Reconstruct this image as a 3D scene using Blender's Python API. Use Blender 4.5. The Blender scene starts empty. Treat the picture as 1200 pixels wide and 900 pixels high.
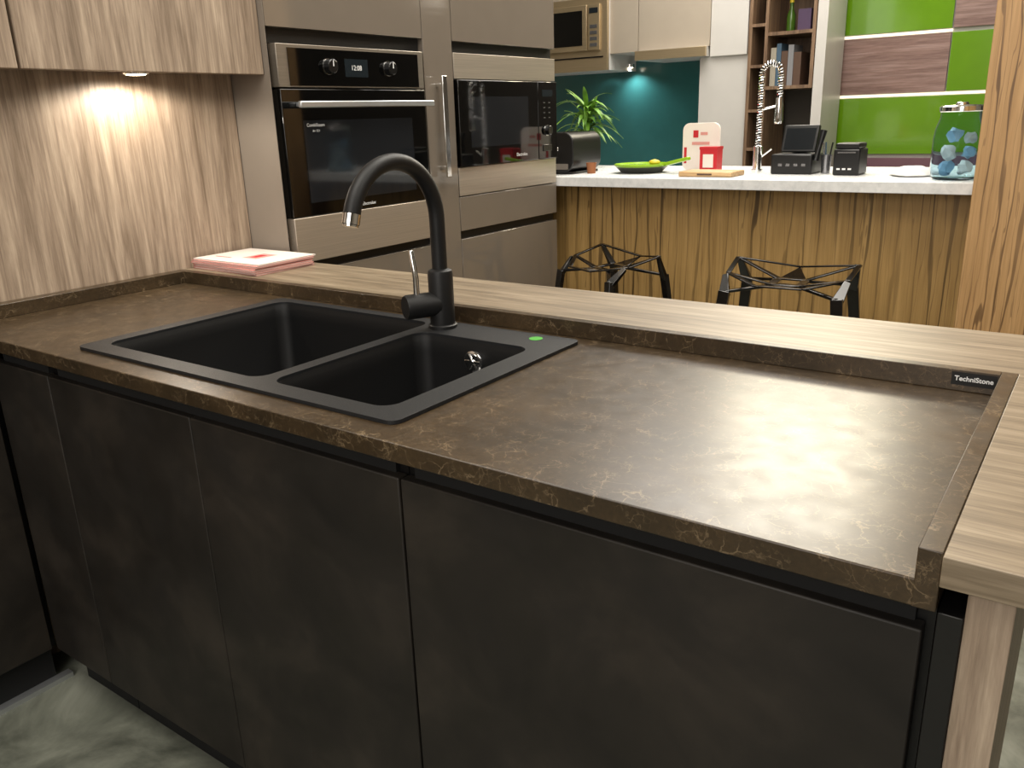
import bpy, bmesh, math, random
from mathutils import Vector, Matrix
random.seed(7)
C = bpy.context.scene.collection
S = bpy.context.scene
PI = math.pi
# ------------------------------------------------------------------ camera
FP = 975.0
Fv = Vector((730, -337, FP)).normalized()
Rv = Vector((1438, 264, -FP)).normalized()
Rv = (Rv - Fv * Rv.dot(Fv)).normalized()
Dv = Fv.cross(Rv)
CAM = Vector((0, 0, 1.305))
def ray(u, v):
    d = Vector((u - 600, v - 450, FP))
    return Vector((d.dot(Rv), d.dot(Fv), -d.dot(Dv)))
def PZ(u, v, z):
    r = ray(u, v); return CAM + r * ((z - CAM.z) / r.z)
def PY(u, v, y):
    r = ray(u, v); return CAM + r * (y / r.y)
def PX(u, v, x):
    r = ray(u, v); return CAM + r * (x / r.x)
cd = bpy.data.cameras.new('camera'); cam = bpy.data.objects.new('camera', cd); C.objects.link(cam)
right = Vector((Rv.x, Fv.x, -Dv.x)); down = Vector((Rv.y, Fv.y, -Dv.y)); fwd = Vector((Rv.z, Fv.z, -Dv.z))
m = Matrix.Identity(4)
for i in range(3):
    m[i][0] = right[i]; m[i][1] = -down[i]; m[i][2] = -fwd[i]; m[i][3] = CAM[i]
cam.matrix_world = m
cd.sensor_width = 36; cd.lens = 36 * FP / 1200; cd.clip_start = 0.02
S.camera = cam
S.view_settings.view_transform = 'Standard'

# ------------------------------------------------------------------ materials
def lc(h, k=1.0):
    h = h.lstrip('#'); o = []
    for i in (0, 2, 4):
        c = int(h[i:i+2], 16) / 255
        c = c / 12.92 if c <= .04045 else ((c + .055) / 1.055) ** 2.4
        o.append(min(1, c * k))
    return (*o, 1)
class NT:
    def __init__(s, name):
        s.m = bpy.data.materials.new(name); s.m.use_nodes = True
        s.t = s.m.node_tree; s.p = s.t.nodes['Principled BSDF']
        s.tc = s.t.nodes.new('ShaderNodeTexCoord')
    def n(s, ty, **kw):
        nd = s.t.nodes.new(ty)
        for k, v in kw.items():
            if hasattr(nd, k): setattr(nd, k, v)
        return nd
    def l(s, a, b): s.t.links.new(a, b)
    def mapping(s, scale=(1,1,1), src='Object', loc=(0,0,0)):
        mp = s.n('ShaderNodeMapping'); mp.inputs['Scale'].default_value = scale; mp.inputs['Location'].default_value = loc
        s.l(s.tc.outputs[src], mp.inputs['Vector']); return mp.outputs[0]
    def noise(s, vec, scale, detail=4, rough=.5, dist=0):
        nd = s.n('ShaderNodeTexNoise'); s.l(vec, nd.inputs['Vector'])
        nd.inputs['Scale'].default_value = scale; nd.inputs['Detail'].default_value = detail
        nd.inputs['Roughness'].default_value = rough; nd.inputs['Distortion'].default_value = dist
        return nd.outputs['Fac']
    def ramp(s, fac, stops):
        r = s.n('ShaderNodeValToRGB'); s.l(fac, r.inputs[0]); e = r.color_ramp.elements
        while len(e) > 2: e.remove(e[-1])
        for i, (p, c) in enumerate(stops):
            if i < 2: e[i].position = p
            else: e.new(p)
        for i, (p, c) in enumerate(stops):
            e[i].position = p; e[i].color = c if isinstance(c, tuple) else (c, c, c, 1)
        return r.outputs[0]
    def mix(s, fac, a, b, mode='MIX'):
        x = s.n('ShaderNodeMix'); x.data_type = 'RGBA'; x.blend_type = mode
        for inp, val in ((x.inputs[0], fac), (x.inputs[6], a), (x.inputs[7], b)):
            if hasattr(val, 'links'): s.l(val, inp)
            else: inp.default_value = val
        return x.outputs[2]
    def math(s, op, a, b=0.0):
        x = s.n('ShaderNodeMath'); x.operation = op
        for inp, val in ((x.inputs[0], a), (x.inputs[1], b)):
            if hasattr(val, 'links'): s.l(val, inp)
            else: inp.default_value = val
        return x.outputs[0]
    def bump(s, h, st=.2, d=.002):
        b = s.n('ShaderNodeBump'); b.inputs['Strength'].default_value = st; b.inputs['Distance'].default_value = d
        s.l(h, b.inputs['Height']); s.l(b.outputs[0], s.p.inputs['Normal'])
def plain(name, h, rough=.5, metal=0., var=.06, emit=0, coat=0, scale=12, trans=0, alpha=1):
    t = NT(name); a = lc(h, 1 - var); b = lc(h, 1 + var)
    nz = t.noise(t.mapping(), scale, 3)
    c = t.ramp(nz, [(.3, a), (.7, b)]); t.l(c, t.p.inputs['Base Color'])
    t.p.inputs['Roughness'].default_value = rough; t.p.inputs['Metallic'].default_value = metal
    t.p.inputs['Coat Weight'].default_value = coat; t.p.inputs['Coat Roughness'].default_value = .05
    if trans: t.p.inputs['Transmission Weight'].default_value = trans; t.p.inputs['IOR'].default_value = 1.15
    if emit: t.l(c, t.p.inputs['Emission Color']); t.p.inputs['Emission Strength'].default_value = emit
    return t.m
def wood(name, dark, mid, light, axis, rough=.45, k=1.0):
    t = NT(name)
    sc = [38*k, 38*k, 38*k]; sc[axis] = 2.4*k
    n1 = t.noise(t.mapping(tuple(sc)), 1.0, 7, .68, .4)
    sc2 = [170*k]*3; sc2[axis] = 7.0*k
    n2 = t.noise(t.mapping(tuple(sc2)), 1.0, 4, .6)
    sc3 = [9*k]*3; sc3[axis] = .8*k
    n3 = t.noise(t.mapping(tuple(sc3)), 1.0, 3, .5, .5)
    c1 = t.ramp(n1, [(.34, lc(dark)), (.5, lc(mid)), (.66, lc(light))])
    c2 = t.ramp(n2, [(.36, (.70, .68, .66, 1)), (.58, (1.06, 1.06, 1.06, 1))])
    c = t.mix(.8, c1, c2, 'MULTIPLY')
    c3 = t.ramp(n3, [(.35, (.90, .89, .88, 1)), (.65, (1.05, 1.05, 1.05, 1))])
    c = t.mix(.7, c, c3, 'MULTIPLY')
    t.l(c, t.p.inputs['Base Color']); t.p.inputs['Roughness'].default_value = rough
    t.bump(n2, .12, .0008)
    return t.m
def zebrano(name, k, light, mid, dark):
    t = NT(name)
    def lines(scale, dist, w, loc):
        wv = t.n('ShaderNodeTexWave'); wv.wave_type = 'BANDS'; wv.bands_direction = 'X'; t.l(t.mapping((1.0, .3, .09), loc=loc), wv.inputs['Vector'])
        wv.inputs['Scale'].default_value = scale; wv.inputs['Distortion'].default_value = dist; wv.inputs['Detail'].default_value = 3
        wv.inputs['Detail Scale'].default_value = 1.6; wv.inputs['Detail Roughness'].default_value = .6
        return t.ramp(wv.outputs['Fac'], [(0, 1.0), (w*.5, .9), (w, 0.0)])
    l1 = lines(2.9*k, 8, .06, (0,0,0)); l2 = lines(5.2*k, 10, .03, (.37,0,.2))
    f = t.math('MAXIMUM', l1, t.math('MULTIPLY', l2, .6))
    br = t.ramp(t.noise(t.mapping((3, 1, .8)), 2.2, 3), [(.35, .35), (.6, 1.0)])
    f = t.math('MULTIPLY', f, br)
    base = t.ramp(t.noise(t.mapping((28, 10, 1.2)), 1, 5, .6), [(.3, lc(mid)), (.7, lc(light))])
    c2 = t.ramp(t.noise(t.mapping((150, 120, 5)), 1, 4, .6), [(.35, (.82, .80, .76, 1)), (.6, (1.04, 1.04, 1.04, 1))])
    c = t.mix(.8, t.mix(t.math('MULTIPLY', f, .85), base, lc(dark)), c2, 'MULTIPLY')
    t.l(c, t.p.inputs['Base Color']); t.p.inputs['Roughness'].default_value = .42
    return t.m
def stone():
    t = NT('brown_veined_stone')
    v = t.mapping()
    base = t.ramp(t.noise(v, 7, 6, .6), [(.3, lc('#2c2317')), (.5, lc('#382c1d')), (.72, lc('#453725'))])
    fine = t.ramp(t.noise(v, 160, 3, .6), [(.3, (.8, .8, .8, 1)), (.7, (1.18, 1.18, 1.18, 1))])
    base = t.mix(1, base, fine, 'MULTIPLY')
    def vein(scale, thr, mscale, lo, hi, off):
        nn = t.n('ShaderNodeTexNoise'); nn.inputs['Scale'].default_value = scale * .9; nn.inputs['Detail'].default_value = 6
        t.l(t.mapping(loc=(off, off*2, 0)), nn.inputs['Vector'])
        add = t.n('ShaderNodeVectorMath'); add.operation = 'MULTIPLY_ADD'
        t.l(nn.outputs['Color'], add.inputs[0]); add.inputs[1].default_value = (.06, .06, .06); t.l(t.mapping(loc=(off, 0, 0)), add.inputs[2])
        vo = t.n('ShaderNodeTexVoronoi'); vo.feature = 'DISTANCE_TO_EDGE'; vo.inputs['Scale'].default_value = scale
        t.l(add.outputs[0], vo.inputs['Vector'])
        e = t.ramp(vo.outputs['Distance'], [(0, 1.0), (thr, 0.0)])
        mk = t.ramp(t.noise(t.mapping(loc=(0, off*3, 0)), mscale, 4, .6), [(lo, 0.0), (hi, 1.0)])
        return t.math('MULTIPLY', e, mk)
    v1 = vein(30, .032, 26, .47, .62, .3)
    v2 = vein(55, .05, 34, .47, .62, 1.7)
    f = t.math('MINIMUM', t.math('ADD', v1, t.math('MULTIPLY', v2, .7)), 1)
    c = t.mix(t.math('MULTIPLY', f, .40), base, lc('#a08a6c'))
    t.l(c, t.p.inputs['Base Color'])
    rr = t.ramp(t.noise(v, 30, 4), [(.3, .28), (.7, .35)]); t.l(rr, t.p.inputs['Roughness'])
    t.p.inputs['Specular IOR Level'].default_value = .55
    return t.m
def mottled(name, a, b, c3, scale, rough=.4, r2=None, bump=0, spec=.5):
    t = NT(name); v = t.mapping()
    c = t.ramp(t.noise(v, scale, 7, .62, .4), [(.3, lc(a)), (.52, lc(b)), (.75, lc(c3))])
    t.l(c, t.p.inputs['Base Color'])
    rr = t.ramp(t.noise(v, scale*1.7, 5), [(.3, rough), (.7, r2 or rough + .12)]); t.l(rr, t.p.inputs['Roughness'])
    t.p.inputs['Specular IOR Level'].default_value = spec
    if bump: t.bump(t.noise(v, 900, 2), bump, .0006)
    return t.m
def brushed(name, h, axis, rough=.3):
    t = NT(name); sc = [400]*3; sc[axis] = 4
    nz = t.noise(t.mapping(tuple(sc)), 1, 3)
    t.l(t.ramp(nz, [(.3, lc(h, .9)), (.7, lc(h, 1.08))]), t.p.inputs['Base Color'])
    t.p.inputs['Metallic'].default_value = .7; t.p.inputs['Roughness'].default_value = rough
    return t.m
def leafmat():
    t = NT('leaf_green'); t.l(t.ramp(t.noise(t.mapping(), 18, 4), [(.3, lc('#2e5a18')), (.7, lc('#7aa838'))]), t.p.inputs['Base Color'])
    t.p.inputs['Roughness'].default_value = .45; return t.m
M = dict(
    woodz=wood('grey_brown_wood_upright', '#7c6b5a', '#998775', '#b4a28e', 2, .5),
    woodx=wood('grey_brown_wood_lengthwise', '#675b4b', '#81735f', '#978975', 0, .42),
    zeb=zebrano('zebra_wood', 1.9, '#b8965f', '#a1804c', '#38260f'), zebl=zebrano('pale_zebra_wood', 2.6, '#bd9768', '#a98355', '#553a20'),
    stone=stone(),
    door=mottled('slate_laminate', '#15120f', '#211d19', '#332d27', 5, .45, .6, 0, .4),
    rail=plain('black_rail', '#0d0c0c', .4), dark=plain('dark_recess', '#050505', .8),
    sink=mottled('black_granite_composite', '#141516', '#1c1d1f', '#26282a', 500, .45, .52, .25, .35),
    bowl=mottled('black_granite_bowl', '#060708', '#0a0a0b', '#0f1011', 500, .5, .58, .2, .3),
    tapblack=mottled('black_granite_tap', '#0b0b0c', '#111112', '#1a1a1c', 400, .45, .52, .1, .4),
    chrome=plain('chrome', '#efefef', .12, 1, .02),
    taupe=plain('gloss_taupe', '#6f665c', .10, 0, .02, coat=.7), taupes=plain('taupe_carcass', '#7d746a', .4, 0, .03),
    steel=brushed('brushed_steel', '#bbb0a2', 1, .34), steeld=brushed('dark_brushed_steel', '#8f877c', 1, .36), steelx=brushed('brushed_steel_wide', '#bda988', 0, .34),
    glassb=plain('black_glass', '#050505', .04, 0, .02, coat=.3), glassw=plain('oven_window', '#1a1c1f', .06, 0, .1, coat=.3),
    knob=plain('black_knob', '#101010', .25), ink=plain('white_ink', '#e4e4e4', .5, 0, .01), disp=plain('display', '#1c2226', .1),
    label=plain('label_black', '#080808', .6),
    floor=mottled('polished_concrete', '#3d4038', '#7a7d71', '#a8aa9d', 4.5, .35, .55),
    plaster=plain('plaster', '#a29b90', .8, 0, .03), darkwall=plain('dark_wall_paint', '#5a544d', .8, 0, .03), ceil=plain('ceiling_paint', '#c8c5be', .9, 0, .02),
    alu=plain('aluminium', '#c6c9cc', .3, .8, .03),
    white=plain('white_laminate', '#c2bfba', .35, 0, .02), cream=plain('beige_laminate', '#a99e8f', .3, 0, .02),
    whitestone=mottled('white_worktop', '#d0d2d2', '#dfe0e0', '#ebebea', 30, .25, .35),
    teal=plain('teal_glass', '#2d5b59', .2, 0, .05, coat=.3),
    green=plain('green_gloss', '#5f8a14', .14, 0, .04, coat=.5), pwood=wood('mauve_wood', '#6a504a', '#836860', '#98807a', 0, .4),
    led=plain('led_strip', '#fff0d6', .5, 0, .01, emit=1.1), plum=plain('plum_panel', '#6a4a55', .4),
    bwood=wood('walnut', '#574434', '#745c47', '#8c735b', 2, .45), blackp=plain('black_plastic', '#0b0b0c', .35),
    stoolm=plain('black_lacquer', '#060607', .18, 0, .05, coat=.5),
    pink=plain('pink_paper', '#cf8f88', .6), paper=plain('white_paper', '#ddd4cc', .6, 0, .03), red=plain('red_print', '#b8202a', .45),
    lime=plain('lime_enamel', '#86ad20', .25), pandark=plain('pan_dark', '#23251f', .3), yellow=plain('lemon_peel', '#cdb52a', .45),
    orange=plain('brown_wicker', '#8a5430', .7), leaf=leafmat(), terr=plain('grey_pot', '#4a4844', .5),
    board=wood('beech', '#a37f54', '#b8956a', '#c9ac80', 0, .5), jar=plain('pale_blue_glass', '#d6e9f2', .02, 0, .01, trans=1.0),
    jarblue=plain('blue_wrap', '#8fb4cf', .35), cloth=plain('white_cloth', '#dcdbd8', .8), cup=plain('grey_steel_cup', '#8f8f92', .25, .8),
    sticker=plain('green_sticker', '#3f9a2c', .5), bulb=plain('bulb', '#ffe6be', .4, emit=14, var=.01), screen=plain('screen_dark', '#15191d', .15),
    bottleg=plain('green_bottle', '#3c5a1c', .15), bookb=plain('blue_book', '#3d5568', .6), bookw=plain('ivory_book', '#968f80', .6),
    brown=plain('brown_box', '#4e382a', .6), purple=plain('violet_box', '#46344f', .5), greyp=plain('grey_book', '#77777a', .6),
)
# ------------------------------------------------------------------ mesh builder
class MB:
    def __init__(s): s.v = []; s.f = []
    def add(s, vs, fs):
        o = len(s.v); s.v += [Vector(p) for p in vs]; s.f += [tuple(i + o for i in f) for f in fs]; return s
    def hexa(s, p):
        return s.add(p, [(0,3,2,1),(4,5,6,7),(0,1,5,4),(1,2,6,5),(2,3,7,6),(3,0,4,7)])
    def box(s, x0, x1, y0, y1, z0, z1):
        return s.hexa([(x0,y0,z0),(x1,y0,z0),(x1,y1,z0),(x0,y1,z0),(x0,y0,z1),(x1,y0,z1),(x1,y1,z1),(x0,y1,z1)])
    def bar(s, p0, p1, w, t, up=(0,0,1), w1=None, t1=None):
        p0 = Vector(p0); p1 = Vector(p1); d = (p1-p0).normalized(); up = Vector(up)
        a = d.cross(up)
        if a.length < 1e-4: a = d.cross(Vector((1,0,0)))
        a.normalize(); b = a.cross(d).normalized(); w1 = w if w1 is None else w1; t1 = t if t1 is None else t1
        q = []
        for P, W, T in ((p0, w, t), (p1, w1, t1)):
            q += [P - a*W/2 - b*T/2, P + a*W/2 - b*T/2, P + a*W/2 + b*T/2, P - a*W/2 + b*T/2]
        return s.hexa(q)
    def tube(s, pts, r, n=16, cap=True):
        pts = [Vector(p) for p in pts]; L = len(pts); rs = r if isinstance(r, (list, tuple)) else [r]*L
        vs = []; T = []
        for i in range(L):
            a = pts[max(0, i-1)]; b = pts[min(L-1, i+1)]; T.append((b-a).normalized())
        ref = Vector((0,0,1)) if abs(T[0].z) < .9 else Vector((1,0,0))
        u = T[0].cross(ref).normalized()
        for i in range(L):
            u = (u - T[i]*u.dot(T[i])).normalized(); w = T[i].cross(u)
            for k in range(n):
                an = 2*PI*k/n; vs.append(pts[i] + (u*math.cos(an) + w*math.sin(an))*rs[i])
        fs = [(i*n+k, i*n+(k+1)%n, (i+1)*n+(k+1)%n, (i+1)*n+k) for i in range(L-1) for k in range(n)]
        if cap: fs += [tuple(range(n))[::-1], tuple((L-1)*n+k for k in range(n))]
        return s.add(vs, fs)
    def cyl(s, p0, p1, r0, r1=None, n=28): return s.tube([p0, p1], [r0, r0 if r1 is None else r1], n)
    def lathe(s, c, prof, n=32):
        c = Vector(c); vs = []
        for r, z in prof:
            for k in range(n): vs.append(c + Vector((r*math.cos(2*PI*k/n), r*math.sin(2*PI*k/n), z)))
        L = len(prof)
        fs = [(i*n+k, i*n+(k+1)%n, (i+1)*n+(k+1)%n, (i+1)*n+k) for i in range(L-1) for k in range(n)]
        fs += [tuple(range(n))[::-1], tuple((L-1)*n+k for k in range(n))]
        return s.add(vs, fs)
    def plate(s, outer, holes, z0, z1):
        bm = bmesh.new(); es = []; loops = [outer] + holes
        for lp in loops:
            vv = [bm.verts.new((x, y, 0)) for x, y in lp]
            es += [bm.edges.new((vv[i], vv[(i+1) % len(vv)])) for i in range(len(vv))]
        bm.verts.index_update()
        bmesh.ops.triangle_fill(bm, edges=es, use_beauty=True)
        bm.verts.index_update(); N = len(bm.verts)
        co = [v.co.copy() for v in bm.verts]; tri = [tuple(v.index for v in f.verts) for f in bm.faces]; bm.free()
        vs = [(c.x, c.y, z1) for c in co] + [(c.x, c.y, z0) for c in co]
        fs = tri + [tuple(i + N for i in f[::-1]) for f in tri]
        o = 0
        for lp in loops:
            L = len(lp)
            fs += [(o+i, o+(i+1) % L, N+o+(i+1) % L, N+o+i) for i in range(L)]; o += L
        return s.add(vs, fs)
ORG = {}
def obj(name, mb, mat, parent=None, bevel=0, seg=2, origin=None, subd=0):
    me = bpy.data.meshes.new(name)
    if parent is not None: o0 = ORG[parent.name]
    elif origin is not None: o0 = Vector(origin)
    else:
        xs = [p.x for p in mb.v]; ys = [p.y for p in mb.v]; zs = [p.z for p in mb.v]
        o0 = Vector(((min(xs)+max(xs))/2, (min(ys)+max(ys))/2, min(zs)))
    me.from_pydata([tuple(p - o0) for p in mb.v], [], mb.f)
    bm = bmesh.new(); bm.from_mesh(me); bmesh.ops.recalc_face_normals(bm, faces=bm.faces); bm.to_mesh(me); bm.free()
    for p in me.polygons: p.use_smooth = True
    me.set_sharp_from_angle(angle=math.radians(32))
    me.materials.append(M[mat] if isinstance(mat, str) else mat)
    o = bpy.data.objects.new(name, me); C.objects.link(o)
    if parent is not None: o.parent = parent
    else: o.location = o0
    ORG[o.name] = o0
    if bevel:
        b = o.modifiers.new('bevel', 'BEVEL'); b.width = bevel; b.segments = seg; b.limit_method = 'ANGLE'; b.angle_limit = math.radians(40)
    if subd:
        b = o.modifiers.new('subsurf', 'SUBSURF'); b.levels = subd; b.render_levels = subd
    return o
def tag(o, label, cat, group=None):
    o['label'] = label; o['category'] = cat
    if group: o['group'] = group
    return o
def thing(name, loc, label, cat, group=None):
    o = bpy.data.objects.new(name, None); C.objects.link(o); o.location = loc; o.empty_display_size = .05
    ORG[o.name] = Vector(loc); return tag(o, label, cat, group)
def struct(name, mb, mat, **k):
    o = obj(name, mb, mat, **k); o['kind'] = 'structure'; return o
def B(*a): return MB().box(*a)
def copy_thing(root, loc, rz, label):
    r = root.copy(); C.objects.link(r); r.location = loc; r.rotation_euler = (0, 0, rz); r['label'] = label
    for ch in list(root.children):
        c = ch.copy(); C.objects.link(c); c.parent = r
        for g in list(ch.children):
            d = g.copy(); C.objects.link(d); d.parent = c
    return r
def rr(x0, x1, y0, y1, r, n=6):
    p = []
    for cx, cy, a0 in ((x1-r, y1-r, 0), (x0+r, y1-r, PI/2), (x0+r, y0+r, PI), (x1-r, y0+r, 1.5*PI)):
        for k in range(n+1):
            a = a0 + PI/2*k/n; p.append((cx + r*math.cos(a), cy + r*math.sin(a)))
    return p
def text(name, s, size, mtx, mat, parent, ext=.0003, label=None, bold=0):
    cu = bpy.data.curves.new(name, 'FONT'); cu.body = s; cu.size = size; cu.extrude = ext; cu.align_x = 'CENTER'; cu.align_y = 'CENTER'; cu.offset = bold
    to = bpy.data.objects.new('tmp', cu); C.objects.link(to); bpy.context.view_layer.update()
    me = bpy.data.meshes.new_from_object(to.evaluated_get(bpy.context.evaluated_depsgraph_get()))
    bpy.data.objects.remove(to)
    me.transform(Matrix.Translation(-ORG[parent.name]) @ mtx); me.materials.clear(); me.materials.append(M[mat]); me.name = name
    o = bpy.data.objects.new(name, me); C.objects.link(o); o.parent = parent; ORG[o.name] = ORG[parent.name]
    if label: o['label'] = label
    return o
def mface(origin, ax, ay):
    ax = Vector(ax); ay = Vector(ay); az = ax.cross(ay); mm = Matrix.Identity(4)
    for i in range(3): mm[i][0] = ax[i]; mm[i][1] = ay[i]; mm[i][2] = az[i]; mm[i][3] = origin[i]
    return mm
FX = ((0,1,0), (0,0,1))   # on a face looking to +X
FY = ((1,0,0), (0,0,1))   # on a face looking to -Y

# ------------------------------------------------------------------ setting
struct('floor', B(-4.4, 3.4, -2.6, 5.4, -.1, 0), 'floor')
struct('ceiling', B(-4.4, 3.4, -2.6, 5.4, 3.0, 3.1), 'ceil')
struct('wall_back', B(-4.4, 3.4, 5.3, 5.4, 0, 3.0), 'darkwall')
struct('wall_right', B(3.3, 3.4, -2.6, 5.3, 0, 3.0), 'plaster')
struct('wall_front', B(-4.4, 3.3, -2.6, -2.5, 0, 3.0), 'plaster')
struct('wall_far_left', B(-4.4, -4.3, -2.5, 5.3, 0, 3.0), 'plaster')
struct('wall_left', B(-2.66, -2.56, -2.5, 3.03, 0, 3.0), 'plaster')
XW = -2.095; XT = -1.93; YT = 1.592
# wood splash panel on the left
tag(obj('wall_panel', B(XW-.3, XW, -1.2, YT-.004, 0, 1.80), 'woodz', bevel=.001), 'upright-grained grey-brown wood splash panel lit from above behind worktop', 'wall panel')

# ------------------------------------------------------------------ worktop
CX0, CX1 = XW + .002, -.076; YF = .737; YB = 1.344; ZC = .90; ZU = .872
top = thing('worktop', (-1.1, 1.0, ZU), 'dark brown veined stone worktop with low upstands around the black sink', 'worktop')
outer = [(CX0, -1.2), (-1.935, -1.2), (-1.935, YF), (CX1, YF), (CX1, YB), (CX0, YB)]
sx0, sx1, sy0, sy1 = -1.618, -.772, .784, 1.292
obj('slab', MB().plate(outer, [rr(sx0+.012, sx1-.012, sy0+.012, sy1-.012, .02, 4)[::-1]], ZU, ZC), 'stone', top, bevel=.0015)
obj('upstand', B(CX0+.001, CX0+.037, -1.2, YB-.02, ZC+.0002, .932), 'stone', top, bevel=.001)
bu = obj('upstand', B(CX0+.001, CX1-.02, YB-.02, YB, ZC+.0002, .932), 'stone', top, bevel=.001)
obj('upstand', B(CX1-.02, CX1+.0005, YF-.0005, YB, ZU, .932), 'stone', top, bevel=.001)
pl = obj('name_plate', B(-.158, -.099, YB-.0206, YB-.0198, .9095, .929), 'label', top)
text('lettering', 'TechniStone', .0100, mface(Vector((-.1285, YB-.0210, .9195)), *FY), 'ink', pl, bold=.00018)
pl['label'] = 'small black plate with white lettering'
# wood ledge
lx = .27
obj_l = obj('ledge', MB().plate([(CX0, YB+.0005), (CX1+.0008, YB+.0005), (CX1+.0008, YF-.006), (lx, YF-.006), (lx, YT-.002), (CX0, YT-.002)], [], .901, .931), 'woodx', bevel=.001)
tag(obj_l, 'grey-brown wood ledge running behind and beside the stone worktop', 'ledge')
tag(obj('ledge_support', B(-2.0, -.03, 1.40, 1.44, 0, .901), 'woodx'), 'wood panel under the long ledge behind the sink cabinets', 'panel')
tag(obj('end_panel', B(-.053, -.016, .745, 1.38, 0, .901), 'woodz', bevel=.001), 'upright grey-brown wood end panel under the right ledge', 'panel')
tag(obj('end_panel', B(-.0745, -.0535, .742, 1.38, 0, ZU-.002), 'rail', bevel=.001), 'narrow black end panel beside the widest slate door', 'panel')

# ------------------------------------------------------------------ sink
sink = thing('sink', ((sx0+sx1)/2, (sy0+sy1)/2, ZC), 'black granite composite double-bowl sink set into the brown stone worktop', 'sink')
b1 = (-1.583, -1.117, .824, 1.266); b2 = (-1.088, -.822, .824, 1.200)
ZR = .9065
obj('rim', MB().plate(rr(sx0, sx1, sy0, sy1, .018, 8), [rr(*b1, .03, 8)[::-1], rr(*b2, .03, 8)[::-1]], ZC+.0003, ZR), 'sink', sink, bevel=.0025, seg=3)
def bowl(b, depth):
    prof = [(0, ZC+.001), (.002, ZC-.006), (.004, ZC-.012), (.006, ZC-.03), (.014, ZC-depth+.03), (.024, ZC-depth+.01), (.045, ZC-depth)]
    vs = []; n = 8
    for i, z in prof:
        vs += [(x, y, z) for x, y in rr(b[0]+i, b[1]-i, b[2]+i, b[3]-i, max(.025, .03-i*.2), n)]
    L = 4*(n+1); fs = [(j*L+k, j*L+(k+1) % L, (j+1)*L+(k+1) % L, (j+1)*L+k) for j in range(len(prof)-1) for k in range(L)]
    fs.append(tuple((len(prof)-1)*L+k for k in range(L)))
    return MB().add(vs, fs)
for b in (b1, b2):
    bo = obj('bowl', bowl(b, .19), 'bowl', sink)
    cx, cy = (b[0]+b[1])/2, (b[2]+b[3])/2
    obj('drain', MB().lathe((cx, cy, ZC-.19), [(.045, .0005), (.045, .003), (.036, .004), (.03, .0015), (.012, .0015), (.01, .006), (.002, .008)]), 'chrome', bo)
ov = MB(); oc = Vector((-.950, b2[3]-.0085, ZC-.035))
ov.tube([oc + Vector((0, .002, 0)), oc + Vector((0, -.003, 0)), oc + Vector((0, -.005, 0))], [.021, .021, .017], 28)
for k in range(6):
    a = k*PI/3; ov.bar(oc + Vector((0, -.005, 0)), oc + Vector((math.cos(a)*.017, -.0065, math.sin(a)*.017)), .005, .004, (0,1,0))
ov.cyl(oc + Vector((0, -.003, 0)), oc + Vector((0, -.010, 0)), .005)
obj('overflow', ov, 'chrome', sink)['label'] = 'round chrome overflow'
q = PZ(628, 397, ZR); obj('sticker', MB().lathe((q.x, q.y, ZR), [(.013, .0001), (.013, .0008)]), 'sticker', sink)['label'] = 'round green sticker'

# ------------------------------------------------------------------ tap
tx, ty = -1.070, 1.248
tap = thing('kitchen_tap', (tx, ty, ZR), 'black swan-neck mixer tap with chrome tip standing on the sink deck', 'tap')
obj('base', MB().lathe((tx, ty, ZR), [(.029, 0), (.029, .006), (.0265, .008), (.0265, .009)]), 'tapblack', tap)
obj('body', MB().lathe((tx, ty, ZR+.009), [(.025, 0), (.025, .1), (.0235, .106), (.016, .110)]), 'tapblack', tap)
zc = 1.122; R_ = .114
pts = [(tx, ty, ZR+.115), (tx, ty, 1.05), (tx, ty, zc)]
A_ = math.radians(163)
for k in range(1, 25):
    a = A_*k/24; pts.append((tx, ty - R_*(1-math.cos(a)), zc + R_*math.sin(a)))
obj('spout', MB().tube(pts, .0152, 24), 'tapblack', tap)
e = Vector(pts[-1]); dr = Vector((0, -math.sin(A_)*1, math.cos(A_))).normalized()
obj('nozzle', MB().tube([e, e + dr*.018, e + dr*.019, e + dr*.022], [.0158, .0158, .014, .014], 24), 'chrome', tap)['label'] = 'chrome nozzle'
ld = Vector((-.45, -.89, 0)).normalized(); lb = Vector((tx, ty, .956))
obj('lever_housing', MB().tube([lb + ld*.01, lb + ld*.074, lb + ld*.078], [.0245, .0245, .0225], 28), 'tapblack', tap)
l0 = lb + ld*.052 + Vector((0, 0, .021))
obj('lever', MB().tube([l0, l0 + Vector((0, 0, .035)), l0 + Vector((-.004, -.004, .088)), l0 + Vector((-.004, -.004, .09))], [.0062, .0058, .0052, .004], 14), 'chrome', tap)['label'] = 'thin chrome lever'

# ------------------------------------------------------------------ base cabinets
YD = .755
def cabinet(x0, x1, doors, label):
    t = thing('base_cabinet', ((x0+x1)/2, 1.0, 0), label, 'cabinet')
    zt_ = ZU-.002
    bd = MB(); bd.box(x0+.001, x0+.017, YD+.022, 1.33, .10, zt_).box(x1-.017, x1-.001, YD+.022, 1.33, .10, zt_)
    bd.box(x0+.017, x1-.017, YD+.022, 1.33, .10, .118).box(x0+.017, x1-.017, 1.318, 1.33, .118, zt_)
    obj('body', bd, 'rail', t)
    obj('grip_rail', B(x0+.0175, x1-.0175, YD+.014, YD+.030, .815, zt_), 'dark', t)
    obj('plinth', B(x0+.001, x1-.001, YD+.05, YD+.066, 0, .10), 'dark', t)
    for a, b in doors:
        obj('door', B(a+.0009, b-.0009, YD, YD+.02, .105, .839), 'door', t, bevel=.0025, seg=3)
    return t
cabinet(-1.70, -.743, [(-1.70, -1.2225), (-1.2225, -.7435)], 'slate-black base cabinet with two doors directly under the sink')
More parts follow.
